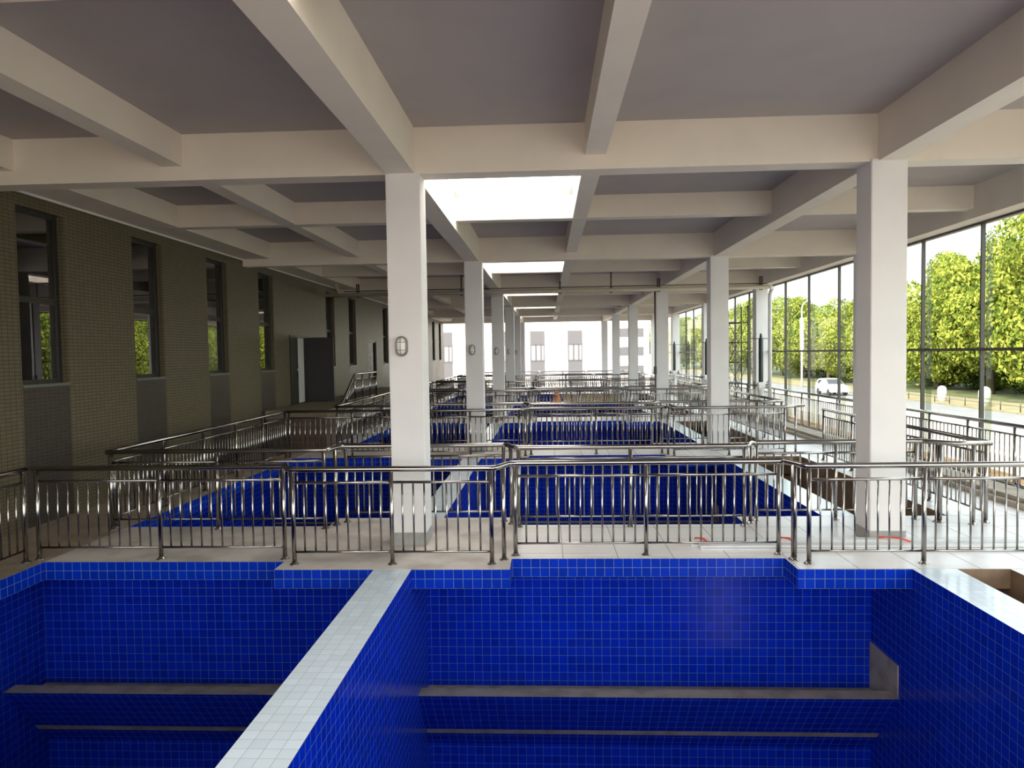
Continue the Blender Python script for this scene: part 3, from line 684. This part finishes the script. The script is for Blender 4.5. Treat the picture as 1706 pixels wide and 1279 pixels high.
def car(x, y, rz, label):
    t = thing('car', label, 'car', (x, y, GZ-.08), rz)
    W = .88
    prof = [(-2.15, .35), (-2.2, .75), (-2.1, 1.0), (-1.75, 1.55), (-1.3, 1.64), (.2, 1.62), (1.0, 1.08), (1.95, .92), (2.2, .7), (2.2, .35)]
    bm = bmesh.new()
    L_ = [bm.verts.new((px, -W*(1 if z < 1.1 else .84), z)) for px, z in prof]; R_ = [bm.verts.new((px, W*(1 if z < 1.1 else .84), z)) for px, z in prof]
    n = len(prof)
    for i in range(n): bm.faces.new((L_[i], L_[(i+1) % n], R_[(i+1) % n], R_[i]))
    bm.faces.new(L_[::-1]); bm.faces.new(R_); bmesh.ops.recalc_face_normals(bm, faces=bm.faces[:])
    bmesh.ops.bevel(bm, geom=bm.edges[:], offset=.04, segments=2, affect='EDGES'); obj('body', bm, [M_CAR], t)
    for s in (-1, 1):
        bm = bmesh.new(); q = [(-1.68, 1.12), (-1.45, 1.5), (.15, 1.52), (.78, 1.12)]
        f = [bm.verts.new((a, s*(W*.845+.085*(1.62-b)/.5*1.0+.01), b)) for a, b in q]; g = [bm.verts.new((a, s*(W*.80), b)) for a, b in q]
        bm.faces.new(f); bm.faces.new(g[::-1])
        for i in range(4): bm.faces.new((f[i], g[i], g[(i+1) % 4], f[(i+1) % 4]))
        bmesh.ops.recalc_face_normals(bm, faces=bm.faces[:]); obj('side_window', bm, [M_CARGL], t)
    bm = bmesh.new(); f = [bm.verts.new(p) for p in ((.30, -.68, 1.56), (.98, -.74, 1.13), (.98, .74, 1.13), (.30, .68, 1.56))]; e = bm.faces.new(f)
    r_ = bmesh.ops.extrude_face_region(bm, geom=[e]); bmesh.ops.translate(bm, verts=[v for v in r_['geom'] if isinstance(v, bmesh.types.BMVert)], vec=(.04, 0, .05)); obj('windscreen', bm, [M_CARGL], t)
    for a in (-1.35, 1.35):
        for s in (-1, 1):
            bm = bmesh.new(); tube(bm, [(a, s*(W-.2), .34), (a, s*(W+.02), .34)], .34, 16); tube(bm, [(a, s*(W+.02), .34), (a, s*(W+.03), .34)], .2, 12); obj('wheel', bm, [M_TYRE], t)
car(28.9, 75.3, radians(-90), 'white car driving on the road seen through the glass, left of the near column')

t = thing('building', 'bright white sunlit building with grey window panels beyond the open end of the hall', 'building', (-10, 76, GZ))
bm = bmesh.new(); box(bm, (-22, 0, 0), (15.9, 12, 13)); obj('wall', bm, [M_FACADE], t)
for x0_, w_ in ((-1.7, 1.5), (2.21, 1.5), (-11.35, 1.5), (-5.6, 1.5), (-15.3, 1.5)):
    X = x0_+10
    bm = bmesh.new(); box(bm, (X, -.06, 5.5), (X+w_, 0, 6.9)); box(bm, (X, -.06, .2), (X+w_, 0, 3.75)); obj('grey_panel', bm, [M_PANEL], t)
    bm = bmesh.new()
    for a, b in ((X, X+.07), (X+w_*.36, X+w_*.36+.09), (X+w_*.72, X+w_*.72+.07), (X+w_-.07, X+w_)): box(bm, (a, -.1, 3.8), (b, 0, 5.5))
    box(bm, (X, -.1, 5.43), (X+w_, 0, 5.5)); box(bm, (X, -.1, 3.75), (X+w_, 0, 3.85))
    f = obj('window', bm, [M_PANEL], t)
    bx('pane', (X+.05, -.05, 3.85), (X+w_-.05, -.01, 5.45), [plain('bright_pane', (.16, .165, .18, 1), .3)], f)
t = thing('building', 'pale grey building partly hidden beyond the white one at the end of the yard', 'building', (13, 118, GZ))
bm = bmesh.new(); box(bm, (-3, 0, 0), (3.5, 10, 13)); obj('wall', bm, [M_FACADE], t)
for i in range(4):
    bm = bmesh.new(); box(bm, (-2, -.05, 1+3*i), (2.6, 0, 2.4+3*i)); obj('window', bm, [M_PANEL], t)
